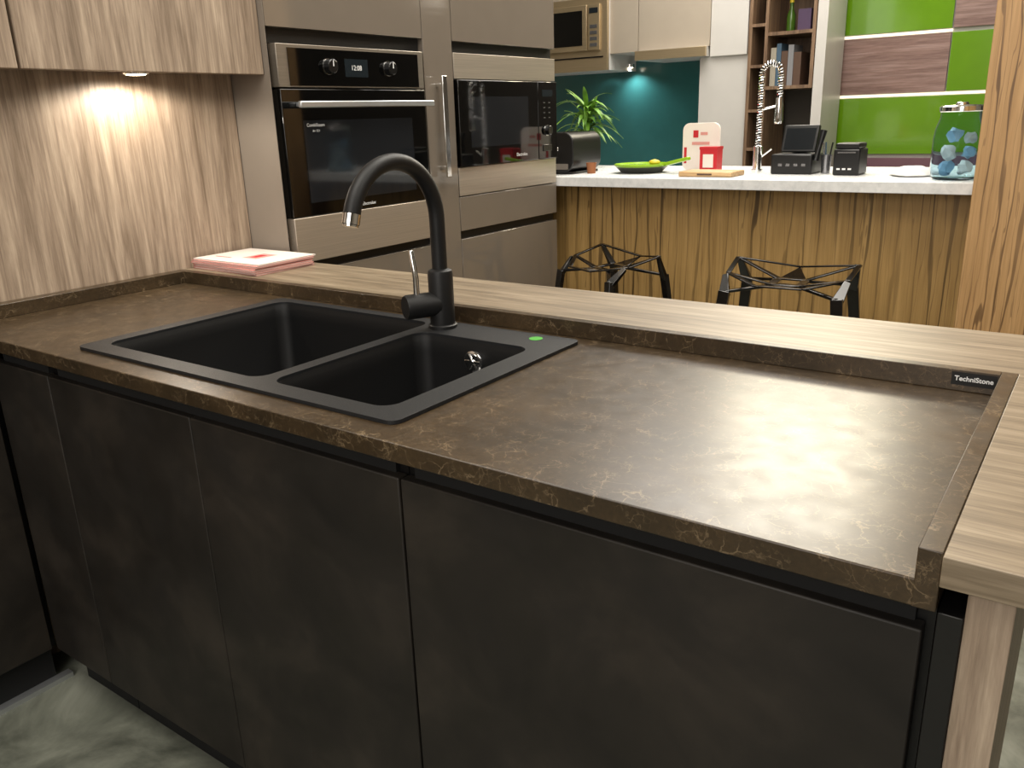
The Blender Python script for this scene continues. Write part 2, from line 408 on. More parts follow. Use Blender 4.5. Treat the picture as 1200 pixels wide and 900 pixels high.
cabinet(-.743, -.0775, [(-.7418, -.085)], 'slate-black base cabinet with one wide door at the right end')
t = cabinet(-1.93, -1.702, [(-1.945, -1.7005)], 'narrow slate-black corner cabinet at the left end of the doors')
rt = thing('return_cabinet', (-2.0, -.2, 0), 'dark cabinet run along the wood wall turning toward the viewer', 'cabinet')
obj('body', B(-2.09, -1.972, -1.19, YD+.01, .10, ZU-.002), 'rail', rt)
for a, b in ((-1.19, -.55), (-.55, .1), (.1, .749)): obj('door', B(-1.972, -1.952, a+.001, b-.001, .105, .842), 'door', rt, bevel=.002)
obj('plinth', B(-2.09, -1.985, -1.19, YD, 0, .10), 'dark', rt)
obj('trim_strip', B(-1.985, -1.962, -1.19, YD+.03, 0, .012), 'alu', rt)['label'] = 'bright metal strip along the floor'

# ------------------------------------------------------------------ wall cabinets over the wood panel
def wallcab(y0, y1, label):
    t = thing('wall_cabinet', (-2.02, (y0+y1)/2, 1.438), label, 'cabinet')
    obj('body', B(XW+.001, -1.972, y0+.001, y1-.001, 1.445, 2.15), 'woodz', t)
    obj('door', B(-1.970, -1.950, y0+.0015, y1-.0015, 1.438, 2.15), 'woodz', t, bevel=.0015)
    return t
wt = wallcab(.945, YT-.002, 'pale wood wall cabinet beside the tall grey units, with a small light underneath')
wc = wallcab(.30, .941, 'pale wood wall cabinet at the upper left corner')
pk = obj('light_housing', MB().lathe((-2.0, 1.24, 1.434), [(.03, 0), (.032, .003), (.032, .011)]), 'chrome', wt)
obj('lens', MB().lathe((-2.0, 1.24, 1.4325), [(.02, 0), (.024, .0015)]), 'bulb', pk)

# ------------------------------------------------------------------ tall units
c1, c2, c3 = 2.23, 2.383, 3.034
zO0, zO1 = .915, 1.52
def carcass(t, y0, y1, niches, mat='taupes'):
    m_ = MB(); m_.box(-2.55, XT-.021, y0, y0+.016, 0, 2.25).box(-2.55, XT-.021, y1-.016, y1, 0, 2.25).box(-2.55, -2.535, y0+.016, y1-.016, 0, 2.25)
    z = 0.0
    for a, b in niches + [(2.25, 2.25)]:
        if a > z: m_.box(-2.535, XT-.021, y0+.016, y1-.016, z, a)
        z = b
    obj('body', m_, mat, t)
def fdoor(t, y0, y1, z0, z1, name='door'):
    return obj(name, B(XT-.02, XT, y0+.0015, y1-.0015, z0, z1), 'taupe', t, bevel=.0012)
def gap(t, y0, y1, z0, z1):
    obj('grip_recess', B(XT-.0209, XT-.019, y0+.002, y1-.002, z0, z1), 'rail', t)
t = thing('tall_cabinet', (-2.2, 1.9, 0), 'tall glossy taupe cabinet housing the large built-in oven', 'cabinet')
carcass(t, YT, c1, [(zO0, zO1)])
fdoor(t, YT, c1, 1.560, 2.25); fdoor(t, YT, c1, .50, .888, 'drawer'); fdoor(t, YT, c1, .10, .475, 'drawer'); gap(t, YT, c1, 1.5205, 1.5595); gap(t, YT, c1, .8885, .9145)
obj('side_panel', B(-2.55, XT, YT-.0015, YT, .933, 2.25), 'taupes', t)
t = thing('tall_cabinet', (-2.2, (c1+c2)/2, 0), 'narrow glossy taupe pull-out cabinet with a vertical bar handle', 'cabinet')
carcass(t, c1+.001, c2, []); dd = fdoor(t, c1, c2, .10, 2.25)
h = MB(); hy = 2.292
h.box(XT+.028, XT+.036, hy-.012, hy+.012, 1.115, 1.446)
h.box(XT, XT+.03, hy-.006, hy+.006, 1.14, 1.152).box(XT, XT+.03, hy-.006, hy+.006, 1.41, 1.422)
obj('handle', h, 'chrome', dd, bevel=.002)
t = thing('tall_cabinet', (-2.2, (c2+c3)/2, 0), 'tall glossy taupe cabinet housing the smaller built-in microwave', 'cabinet')
carcass(t, c2+.001, c3, [(1.139, 1.437)])
fdoor(t, c2, c3, 1.560, 2.25); fdoor(t, c2, c3, .915, 1.036, 'drawer'); fdoor(t, c2, c3, .10, .885, 'drawer'); gap(t, c2, c3, 1.5245, 1.5595); gap(t, c2, c3, .8855, .9145)
obj('filler_strip', B(XT-.02, XT+.001, c2+.003, c3-.003, 1.439, 1.523), 'steel', t, bevel=.001)['label'] = 'brushed steel strip'
obj('filler_strip', B(XT-.02, XT+.001, c2+.003, c3-.003, 1.040, 1.139), 'steel', t, bevel=.001)['label'] = 'brushed steel strip'

# oven
XO = XT + .012
ov_ = thing('oven', (-2.2, 1.91, zO0+.001), 'built-in steel and black glass oven in the tall taupe cabinet', 'oven')
y0, y1 = YT+.018, c1-.018
obj('body', B(-2.5, XT-.021, y0+.01, y1-.01, zO0+.003, zO1-.003), 'blackp', ov_)
cp = obj('control_panel', B(XT-.02, XO, y0, y1, 1.405, 1.518), 'steeld', ov_, bevel=.0015)
py0, py1 = y0+.038, y1-.026
obj('fascia', B(XO-.001, XO+.0015, py0, py1, 1.409, 1.508), 'glassb', cp)
obj('display', B(XO+.001, XO+.0022, 1.86, 1.955, 1.435, 1.485), 'disp', cp)
text('clock', '12:08', .02, mface(Vector((XO+.0026, 1.907, 1.46)), *FX), 'ink', cp, .0001)
for yk in (1.795, 2.045):
    kb = obj('knob', MB().tube([(XO+.0015, yk, 1.462), (XO+.022, yk, 1.462), (XO+.024, yk, 1.462)], [.0215, .0195, .017], 28), 'knob', cp)
    obj('ring', MB().cyl((XO+.0012, yk, 1.462), (XO+.0030, yk, 1.462), .0228), 'chrome', kb)
    obj('pointer', B(XO+.024, XO+.0246, yk-.0015, yk+.0015, 1.462, 1.478), 'ink', kb)
dr_ = obj('door', B(XT-.02, XO, y0, y1, 1.048, 1.400), 'glassb', ov_, bevel=.0015)
obj('window', B(XO-.001, XO+.0008, y0+.07, y1-.07, 1.085, 1.315), 'glassw', dr_)
obj('lower_panel', B(XT-.02, XO+.001, y0, y1, .917, 1.046), 'steel', ov_, bevel=.0015)
h = MB(); h.box(XO+.032, XO+.046, y0+.03, y1-.004, 1.349, 1.367); h.box(XO, XO+.034, y0+.05, y0+.065, 1.352, 1.364).box(XO, XO+.034, y1-.06, y1-.045, 1.352, 1.364)
obj('handle', h, 'alu', dr_, bevel=.003)['label'] = 'wide metal bar handle'
for k, (s_, w_) in enumerate((('CombiSteam', .013), ('A+ 72 l', .009))):
    text('lettering', s_, w_, mface(Vector((XO+.002, 1.725, 1.302-.016*k)), *FX), 'ink', dr_, .0001)
text('lettering', 'Electrolux', .014, mface(Vector((XO+.0014, 1.915, 1.063)), *FX), 'ink', dr_, .0001)
# microwave
def microwave_side():
    t = thing('microwave', (-2.15, 2.7, 1.14), 'black glass built-in microwave between two steel strips', 'microwave')
    a, b = c2+.02, c3-.02; z0, z1 = 1.141, 1.435
    obj('body', B(-2.4, XT-.021, a+.01, b-.01, z0+.0, z1-.003), 'blackp', t)
    split = b - .125
    d = obj('door', B(XT-.02, XT+.012, a-.012, split-.0015, z0, z1), 'glassb', t, bevel=.002)
    obj('window', B(XT+.0115, XT+.013, a+.05, split-.07, z0+.065, z1-.055), 'glassw', d)
    text('lettering', 'Electrolux', .018, mface(Vector((XT+.0128, split-.12, z0+.026)), *FX), 'ink', d, .0001)
    c_ = obj('control_panel', B(XT-.02, XT+.012, split+.0015, b+.012, z0, z1), 'glassb', t, bevel=.002)
    obj('display', B(XT+.0115, XT+.013, split+.03, b-.02, z1-.055, z1-.03), 'disp', c_)
    yk = (split + b)/2
    kb = obj('knob', MB().tube([(XT+.012, yk, z0+.11), (XT+.028, yk, z0+.11), (XT+.03, yk, z0+.11)], [.019, .018, .015], 24), 'knob', c_)
    obj('ring', MB().cyl((XT+.012, yk, z0+.11), (XT+.014, yk, z0+.11), .021), 'chrome', kb)
    for i in range(4):
        for j in (-1, 1): obj('button', B(XT+.0115, XT+.0132, yk+j*.018-.006, yk+j*.018+.006, z1-.08-i*.019, z1-.076-i*.019), 'cup', c_)
    obj('button', B(XT+.0115, XT+.0145, yk-.032, yk+.032, z0+.03, z0+.055), 'knob', c_, bevel=.001)
microwave_side()

# ------------------------------------------------------------------ brochures on the ledge
zb = .9312
for k in range(6):
    a = random.uniform(-.06, .06) + (.04 if k == 5 else 0); cx, cy = -1.938 + random.uniform(-.004, .004), 1.468 + random.uniform(-.004, .004)
    th = (.0052, .0048, .0052, .0044, .0048, .0034)[k]
    lab = ['pink brochure at the bottom of the stack on the ledge', 'pink brochure second from the bottom of the stack', 'pink brochure third from the bottom of the stack',
           'pink brochure third from the top of the stack', 'pink brochure directly under the white one on the stack', 'white brochure with red print on top of the stack'][k]
    t = thing('brochure', (cx, cy, zb), lab, 'brochure')
    obj('pages', B(cx-.138, cx+.138, cy-.096, cy+.096, zb+.001, zb+th-.001), 'paper', t)
    cm = 'paper' if k == 5 else 'pink'
    cv = MB().box(cx-.140, cx+.140, cy-.098, cy+.098, zb+th-.001, zb+th).box(cx-.140, cx+.140, cy-.098, cy+.098, zb, zb+.001).box(cx-.1405, cx-.139, cy-.098, cy+.098, zb, zb+th)
    c_ = obj('cover', cv, cm, t)
    if k == 5:
        obj('print_block', B(cx-.01, cx+.05, cy-.035, cy+.04, zb+th, zb+th+.0002), 'pink', t)['label'] = 'pink printed shape'
        obj('print_block', B(cx+.005, cx+.03, cy-.02, cy+.02, zb+th+.0002, zb+th+.0004), 'red', t)['label'] = 'red printed picture'
        obj('print_line', B(cx-.11, cx-.04, cy-.05, cy-.044, zb+th, zb+th+.0002), 'red', t)['label'] = 'red printed line'
    t.rotation_euler = (0, 0, a); zb += th + .0002

# ------------------------------------------------------------------ bar
ZB = 1.06; YBAR = 3.05
bar = thing('bar_counter', (-1.4, 3.4, 0), 'bar counter with white top and zebra wood front behind the stools', 'counter')
obj('top', B(-2.5, -.20, YBAR, 3.80, 1.022, ZB), 'whitestone', bar, bevel=.002)
obj('front_panel', B(-2.5, -.22, 3.18, 3.205, 0, 1.022), 'zeb', bar)
obj('body', B(-2.5, -.22, 3.205, 3.76, 0, 1.022), 'white', bar)
pil = B(-.362, .35, 2.93, 3.04, 0, 2.999); tag(obj('wood_partition', pil, 'zebl', bevel=.002), 'tall pale zebra wood partition at the right end of the bar', 'partition')

# stools
def stool(label):
    t = thing('bar_stool', (0,0,0), label, 'stool', None)
    P = [(-.215,.10,.803), (0,.165,.772), (.215,.10,.798), (.205,-.06,.770), (.08,-.17,.752), (-.08,-.17,.752), (-.205,-.06,.772)]
    Hh = [(-.05,.045,.746), (.05,.045,.746), (.05,-.055,.742), (-.05,-.055,.742)]
    P = [Vector(p) for p in P]; Hh = [Vector(p) for p in Hh]
    s = MB()
    for i in range(7): s.bar(P[i], P[(i+1) % 7], .018, .006)
    for i, hi in ((0,0),(2,1),(3,2),(6,3)): s.bar(Hh[hi], P[i], .026, .006, w1=.018)
    for i in range(4): s.bar(Hh[i], Hh[(i+1) % 4], .03, .006)
    def tri(a, b, c, th=.005):
        nrm = (b-a).cross(c-a).normalized()*th
        s.add([a, b, c, a-nrm, b-nrm, c-nrm], [(0,1,2),(5,4,3),(0,3,4,1),(1,4,5,2),(2,5,3,0)])
    tri(Hh[0], Hh[1], P[1]); tri(Hh[2], Hh[3], (P[4]+P[5])/2)
    obj('seat', s, 'stoolm', t, bevel=.0015)
    for sx in (-1, 1):
        for sy, topz, ty_ in ((1, .797, .10), (-1, .768, -.08)):
            a = Vector((sx*.208, ty_, topz)); kq = Vector((sx*.19, sy*.15, .71)); b = Vector((sx*.27, sy*.25, 0))
            l = MB(); l.bar(a, kq, .022, .012, (0,1,0), .040, .02); l.bar(kq + Vector((0,0,.014)), b, .040, .022, (0,1,0), .022, .018)
            l.bar(kq + Vector((0,0,.012)), Hh[{(-1,1):0,(1,1):1,(1,-1):2,(-1,-1):3}[(sx,sy)]] - Vector((0,0,.004)), .018, .010)
            obj('leg', l, 'stoolm', t, bevel=.002)
    r = MB()
    for (x0, y0_), (x1, y1_) in (((-.242,-.213),(.242,-.213)), ((-.242,.213),(.242,.213)), ((-.242,-.213),(-.242,.213)), ((.242,-.213),(.242,.213))):
        r.bar((x0, y0_, .26), (x1, y1_, .26), .02, .02)
    obj('footrest', r, 'stoolm', t)
    return t
s1 = stool('faceted black metal bar stool nearer the tall taupe cabinets')
p = PZ(721, 302, .775); s1.location = (p.x, p.y - .03, 0); s1.rotation_euler = (0, 0, math.radians(-26)); s1.scale = (.86, .84, 1)
p = PZ(926, 318, .78); s2 = copy_thing(s1, (p.x, p.y, 0), math.radians(4), 'faceted black metal bar stool nearer the pale wood partition'); s2.scale = (.95, .9, 1)

# ------------------------------------------------------------------ back kitchen
YW = 5.2; YU = 4.85
tag(obj('splashback', B(-3.6, PY(822, 130, YW).x, YW, YW+.09, 0, 1.75), 'teal'), 'dark teal glass splashback lit by two small lights', 'splashback')
def ucab(x0, x1, z0, label, mat='cream', z1=2.3, yf=YU):
    t = thing('wall_cabinet', ((x0+x1)/2, 5.0, z0), label, 'cabinet')
    obj('body', B(x0+.001, x1-.001, yf+.02, YW-.001, z0, z1), 'white', t)
    obj('door', B(x0+.002, x1-.002, yf, yf+.019, z0, z1), mat, t, bevel=.001); return t
xa = PY(712, 40, YU).x; xb = PY(748, 40, YU).x; xc = PY(832, 40, YU).x
ucab(xa, xb, PY(730, 62, YU).z, 'narrow beige wall cabinet next to the steel microwave')
ucab(xb, xc, PY(790, 57, YU).z, 'wide beige wall cabinet above the cooker hood')
zz = PY(790, 57, YU).z; z_ = PY(790, 68, YU-.05).z
hd = thing('cooker_hood', ((xb+xc)/2, 5.0, z_), 'slim pull-out cooker hood under the wide beige wall cabinet', 'cooker hood')
obj('body', B(xb+.01, xc-.01, YU-.03, YW-.001, z_, zz-.001), 'white', hd)
obj('front_lip', B(xb+.003, xc-.003, YU-.05, YU-.03, z_, zz-.002), 'steelx', hd, bevel=.001)
for u in (712, 738):
    q = PY(u, 80, YW-.09)
    lt = thing('spot_light', (q.x, q.y, 1.56), 'small round downlight on the teal splashback, %s one' % ('left' if u < 720 else 'right'), 'light')
    obj('housing', MB().lathe((q.x, q.y, 1.585), [(.03, 0), (.03, .02)]), 'chrome', lt)
    obj('lens', MB().lathe((q.x, q.y, 1.583), [(.02, 0), (.022, .002)]), 'bulb', lt)
# steel microwave on the back cabinets
x1 = PY(712, 50, YU-.03).x; x0 = x1 - .62; z0 = PY(680, 84, YU-.03).z; zt = z0 + .42
mw = thing('microwave', ((x0+x1)/2, 5.0, z0), 'pale steel framed built-in microwave at the far left of the back kitchen', 'microwave')
obj('body', B(x0, x1, YU-.01, YW-.001, z0, zt), 'white', mw)
f_ = obj('frame', B(x0, x1, YU-.03, YU-.01, z0, zt), 'steelx', mw, bevel=.002)
obj('door', B(x0+.05, x1-.14, YU-.045, YU-.03, z0+.12, zt-.04), 'steelx', mw, bevel=.002)
obj('window', B(x0+.08, x1-.17, YU-.047, YU-.044, z0+.15, zt-.07), 'glassb', mw)
cp = obj('control_panel', B(x1-.13, x1-.05, YU-.045, YU-.03, z0+.12, zt-.04), 'steelx', mw, bevel=.001)
obj('display', B(x1-.12, x1-.06, YU-.047, YU-.044, zt-.09, zt-.06), 'disp', cp)
for i in range(4): obj('button', B(x1-.115, x1-.065, YU-.047, YU-.044, z0+.14+i*.035, z0+.16+i*.035), 'cup', cp)
obj('vent_strip', B(x0+.03, x1-.03, YU-.033, YU-.029, z0+.075, z0+.083), 'knob', mw)
tag(obj('wall_cabinet', B(x0, x1-.001, YU, YW, zt+.001, 2.3), 'cream'), 'beige wall cabinet above the pale steel microwave', 'cabinet')
# white tall cabinet
tx0 = PY(816, 130, YU).x; tx1 = PY(871, 130, YU).x
tc_ = thing('tall_cabinet', ((tx0+tx1)/2, 5.0, 0), 'white tall side cabinet between teal splashback and dark wood shelves', 'cabinet')
obj('body', B(tx0, tx1, YU+.03, YW-.001, 0, z_-.002), 'white', tc_)
obj('upper_panel', B(xc+.001, tx1, YU+.01, YW-.001, z_-.002, 2.3), 'white', tc_)
# base cabinets below
bc = thing('base_cabinet', (-2.9, 4.9, 0), 'beige base cabinet with pale worktop under the teal splashback', 'cabinet')
obj('body', B(-3.6, tx0-.002, 4.62, YW-.001, 0, .86), 'cream', bc); obj('counter_top', B(-3.6, tx0-.002, 4.59, YW-.001, .86, .9), 'whitestone', bc)
# walnut shelves
s0 = PY(873, 130, YU).x; s1x = PY(895, 130, YU).x; s2x = PY(949, 130, YU).x
sh = thing('open_shelf', ((s0+s2x)/2, 5.0, 0), 'brown wood open shelf unit holding a bottle, box and books', 'shelf')
m_ = MB(); m_.box(s0, s0+.018, YU, YW-.001, 0, 2.3).box(s1x-.018, s1x, YU, YW-.001, 0, 2.3).box(s0+.018, s1x-.018, YW-.02, YW-.001, 0, 2.3)
obj('body', m_, 'bwood', sh)
zl = [.5, .8, PY(884, 175, YU).z, PY(884, 130, YU).z, PY(884, 78, YU).z, PY(884, 30, YU).z, 2.1]
for z in zl: obj('shelf_board', B(s0+.018, s1x-.018, YU+.002, YW-.021, z-.008, z+.008), 'bwood', sh)
zlo = PY(925, 104, YU).z; zmi = PY(925, 40, YU).z
m_ = MB(); m_.box(s2x-.018, s2x, YU, YW-.001, zlo, 2.3).box(s1x, s2x-.018, YW-.02, YW-.001, zlo, 2.3)
obj('side_body', m_, 'bwood', sh)
for z in (zlo, zmi, 2.0): obj('shelf_board', B(s1x, s2x-.018, YU+.002, YW-.021, z, z+.018), 'bwood', sh)
# things on shelf
bt = thing('bottle', (0,0,0), 'green glass bottle standing on the middle brown shelf', 'bottle')
q = Vector((s1x+.07, YU+.16, zmi+.0185)); bt.location = q; ORG[bt.name] = q
obj('glass', MB().lathe(q, [(.022, 0), (.024, .01), (.024, .09), (.010, .125), (.010, .155)]), 'bottleg', bt); obj('cap', MB().lathe(q, [(.012, .155), (.012, .175)]), 'yellow', bt)
tag(obj('box', B(s1x+.13, s1x+.2, YU+.09, YU+.2, zmi+.0185, zmi+.13), 'purple'), 'violet box beside the green bottle on the brown shelf', 'box')
xx = s1x+.012
for k, (w, hh, mt, lb_) in enumerate(((.03,.20,'bookw','ivory book leftmost on the lower brown shelf'), (.025,.22,'bookb','slate blue book on the lower brown shelf'), (.035,.18,'brown','brown book in the middle of the lower brown shelf'), (.03,.21,'greyp','grey book on the lower brown shelf next to the brown one'), (.04,.17,'brown','short dark brown book rightmost on the lower brown shelf'))):
    t = thing('book', (xx+w/2, YU+.1, zlo+.0185), lb_, 'book')
    obj('pages', B(xx+.002, xx+w-.002, YU+.035, YU+.18, zlo+.021, zlo+.016+hh), 'paper', t)
    obj('cover', MB().box(xx, xx+.002, YU+.03, YU+.182, zlo+.0185, zlo+.0185+hh).box(xx+w-.002, xx+w, YU+.03, YU+.182, zlo+.0185, zlo+.0185+hh).box(xx+.002, xx+w-.002, YU+.03, YU+.033, zlo+.0185, zlo+.0185+hh), mt, t)
    xx += w + .002
# white post + coloured panels
wp0 = PY(950, 130, YU).x; wp1 = PY(962, 130, YU).x
tag(obj('white_post', B(wp0+.001, wp1, YU, YW, 0, 2.6), 'white'), 'narrow white upright beside the green and wood wall panels', 'post')
zr = [.60, 1.027, 1.355, 1.672, 2.0, 2.33]
gx0 = PY(958, 130, YW+.05).x - .03; gm = PY(1112, 70, YW+.05).x; ge = -.56
def wpanel(xa_, xb_, k, mt, lab):
    tag(obj('wall_panel', B(xa_+.003, xb_-.003, YW+.05, YW+.07, zr[k]+.011, zr[k+1]-.011), mt, bevel=.001), lab, 'wall panel')
wpanel(gx0, ge, 0, 'plum', 'plum wood wall panel at the bottom of the coloured back wall')
wpanel(gx0, ge, 1, 'green', 'long glossy green wall panel below the lower light strip')
wpanel(gx0, gm, 2, 'pwood', 'mauve wood wall panel between the two left green panels')
wpanel(gm, ge, 2, 'green', 'glossy green wall panel to the right of the mauve wood panel')
wpanel(gx0, gm, 3, 'green', 'glossy green wall panel at the top left of the coloured wall')
wpanel(gm, ge, 3, 'pwood', 'mauve wood wall panel at the top right of the coloured wall')
wpanel(gx0, ge, 4, 'pwood', 'mauve wood wall panel above the visible green panels')
for z, a, b, lab in ((zr[2], gx0, ge, 'long light strip above the lower green wall panel'), (zr[3], gx0, gm, 'light strip under the top left green wall panel')):
    tag(obj('light_strip', B(a, b, YW+.058, YW+.068, z-.007, z+.007), 'led'), lab, 'light strip')
tag(obj('backing_board', B(gx0, ge, YW+.071, 5.2995, 0, 2.4), 'white'), 'white backing board behind the coloured wall panels', 'panel')

# ------------------------------------------------------------------ things on the bar
zt = ZB + .0004
def onbar(u, v=204): return PZ(u, v, zt)
# toaster
q = Vector((-2.02, 3.30, zt)); t = thing('toaster', q, 'black rounded toaster at the left end of the white bar', 'toaster')
w_, d_ = .085, .12
vs = rr(-w_, w_, 0, .165, .045, 6)
m_ = MB(); n = len(vs)
m_.add([(q.x+a, q.y-d_, zt+.01+b) for a, b in vs] + [(q.x+a, q.y+d_, zt+.01+b) for a, b in vs], [tuple(range(n))[::-1], tuple(range(n, 2*n))] + [(i, (i+1)%n, n+(i+1)%n, n+i) for i in range(n)])
obj('body', m_, 'blackp', t, bevel=.004)
obj('base', B(q.x-w_+.01, q.x+w_-.01, q.y-d_+.01, q.y+d_-.01, zt, zt+.0105), 'knob', t)
obj('slot', B(q.x-.045, q.x-.015, q.y-.09, q.y+.09, zt+.173, zt+.1765), 'knob', t); obj('slot', B(q.x+.015, q.x+.045, q.y-.09, q.y+.09, zt+.173, zt+.1765), 'knob', t)
obj('lever', B(q.x-.02, q.x+.02, q.y-d_-.02, q.y-d_, zt+.10, zt+.115), 'chrome', t, bevel=.003)
obj('end_plate', B(q.x-.06, q.x+.06, q.y-d_-.003, q.y-d_, zt+.02, zt+.045), 'chrome', t)
# plant
q = Vector((-2.16, 3.68, zt)); t = thing('potted_plant', q, 'potted plant with long arching green leaves behind the toaster', 'plant')
obj('pot', MB().lathe(q, [(.045, 0), (.06, .10), (.064, .10), (.064, .115), (.055, .115), (.052, .10)]), 'terr', t)
lf = MB()
for k in range(70):
    a = random.uniform(0, 2*PI); L = random.uniform(.11, .19); el = random.uniform(.4, 1.3); base = q + Vector((0, 0, random.uniform(.13, .27)))
    hd_ = Vector((math.cos(a), math.sin(a), 0)); sd = Vector((-hd_.y, hd_.x, 0)); pr = []
    for j in range(7):
        s_ = j/6; out = L*s_*math.cos(el) + .03*s_; up = L*s_*math.sin(el) - .16*s_*s_*math.cos(el) + .02
        wd = .012*math.sin(PI*min(1, .15+.85*s_)) + .0006; c_ = base + hd_*out + Vector((0, 0, up))
        pr += [c_ - sd*wd, c_ + Vector((0,0,-.003)), c_ + sd*wd]
    lf.add(pr, [(3*j+i, 3*j+i+1, 3*j+i+4, 3*j+i+3) for j in range(6) for i in range(2)])
obj('foliage', lf, 'leaf', t); obj('stem', MB().cyl(q + Vector((0,0,.09)), q + Vector((0,0,.29)), .008), 'brown', t)
# brown basket
q = onbar(693, 203); q.z = zt; t = MB().lathe(q, [(.018, 0), (.022, .04), (.024, .045), (.021, .045), (.016, .006)])
tag(obj('basket', t, 'orange'), 'tiny brown basket between the toaster and the green pan', 'basket')
# pan
q = onbar(752, 202); q.z = zt
t = thing('frying_pan', q, 'low dark pan with lime green rim and handle on the white bar', 'pan')
obj('body', MB().lathe(q, [(.085, 0), (.114, .028), (.116, .030), (.112, .030), (.110, .026)]), 'pandark', t)
obj('rim', MB().lathe(q, [(.113, .0265), (.119, .034), (.119, .038), (.115, .038), (.111, .032)]), 'lime', t)
obj('lining', MB().lathe(q, [(.001, .0295), (.1105, .0295), (.1105, .0305), (.001, .0305)]), 'pandark', t)
obj('handle', MB().bar(q + Vector((.11, -.01, .034)), q + Vector((.24, -.05, .062)), .03, .014, w1=.024), 'lime', t, bevel=.004)
qq = q + Vector((.055, .01, .0307)); m_ = MB().lathe(qq, [(.004, 0), (.018, .003), (.025, .011), (.022, .017), (.011, .022), (.003, .024)], 20)
tag(obj('lemon', m_, 'yellow'), 'yellow lemon lying in the green-rimmed pan', 'lemon')
# boards and boxes
t = thing('chopping_board', (PY(832, 203, 3.2).x, 3.22, zt), 'low beech chopping board lying on the white bar', 'chopping board')
a0 = PY(802, 203, 3.2).x; a1 = PY(864, 203, 3.2).x
obj('board', B(a0, a1, 3.14, 3.28, zt, zt+.02), 'board', t, bevel=.005); obj('grip', B((a0+a1)/2-.03, (a0+a1)/2+.03, 3.139, 3.1405, zt+.007, zt+.013), 'brown', t)
a0 = PY(800, 170, 3.5).x; a1 = PY(843, 170, 3.5).x; zt1 = PY(820, 144, 3.5).z
t = thing('sign_board', ((a0+a1)/2, 3.5, zt), 'white rounded upright board with red print behind the beech board', 'sign')
vs = rr(a0, a1, zt, zt1, .03, 6); n = len(vs)
obj('panel', MB().add([(x, 3.5, z) for x, z in vs] + [(x, 3.512, z) for x, z in vs], [tuple(range(n))[::-1], tuple(range(n, 2*n))] + [(i, (i+1)%n, n+(i+1)%n, n+i) for i in range(n)]), 'paper', t, bevel=.001)
am = (a0+a1)/2
obj('print_block', B(am-.035, am-.012, 3.4985, 3.4995, zt1-.06, zt1-.03), 'red', t); obj('print_block', B(am-.002, am+.03, 3.4985, 3.4995, zt1-.05, zt1-.038), 'pink', t)
obj('print_block', B(am-.04, am+.04, 3.4985, 3.4995, zt1-.09, zt1-.078), 'pink', t); obj('print_block', B(a0+.008, a0+.02, 3.4985, 3.4995, zt+.03, zt1-.1), 'red', t)
a0 = PY(820, 185, 3.38).x; a1 = PY(840, 185, 3.38).x; zr1 = PY(830, 172, 3.38).z
t = thing('gift_box', ((a0+a1)/2, 3.41, zt), 'small red box in front of the white rounded board', 'box')
obj('box', B(a0, a1, 3.38, 3.44, zt, zr1-.012), 'red', t); obj('lid', B(a0-.002, a1+.002, 3.378, 3.442, zr1-.012, zr1), 'red', t); obj('patch', B(a0+.015, a1-.015, 3.377, 3.3795, zt+.02, zr1-.03), 'paper', t)
# spring tap
q = onbar(893, 200); bx_ = Vector((q.x, 3.45, zt)); t = thing('spring_tap', bx_, 'chrome spring-neck tap standing on the white bar', 'tap')
obj('base', MB().lathe(bx_, [(.024, 0), (.024, .01), (.018, .012), (.018, .10), (.010, .105)]), 'chrome', t)
ztop = PY(905, 74, 3.45).z; rad = .038
pt = [bx_ + Vector((0,0,.10)), bx_ + Vector((0, 0, ztop-zt-rad))]
for k in range(1, 17):
    a = PI*k/16; pt.append(bx_ + Vector((rad - rad*math.cos(a), -.0, ztop-zt-rad+rad*math.sin(a))))
pt.append(pt[-1] + Vector((0, 0, -.09)))
obj('hose', MB().tube(pt, .006, 10), 'blackp', t)
dense = []
for i in range(len(pt)-1):
    seg = max(1, int((pt[i+1]-pt[i]).length/.0012))
    for j in range(seg): dense.append(pt[i].lerp(pt[i+1], j/seg))
hx = []; dist = 0
for i in range(len(dense)-1):
    tg = (dense[i+1]-dense[i]); dist += tg.length; tg.normalize(); u_ = Vector((0,1,0)); w2 = tg.cross(u_)
    ph = dist/.010*2*PI; hx.append(dense[i] + (u_*math.cos(ph) + w2*math.sin(ph))*.0105)
obj('spring', MB().tube(hx, .0022, 6), 'chrome', t)
sp = pt[-1]; obj('spray_head', MB().tube([sp, sp+Vector((0,0,-.02)), sp+Vector((0,0,-.09)), sp+Vector((0,0,-.10))], [.012, .014, .017, .014], 20), 'chrome', t)
obj('holder_arm', MB().tube([bx_+Vector((0,0,.24)), sp+Vector((0,0,-.03))], .004, 10), 'chrome', t)
obj('lever', MB().tube([bx_+Vector((.015,0,.06)), bx_+Vector((.055,0,.09))], .004, 10), 'chrome', t)
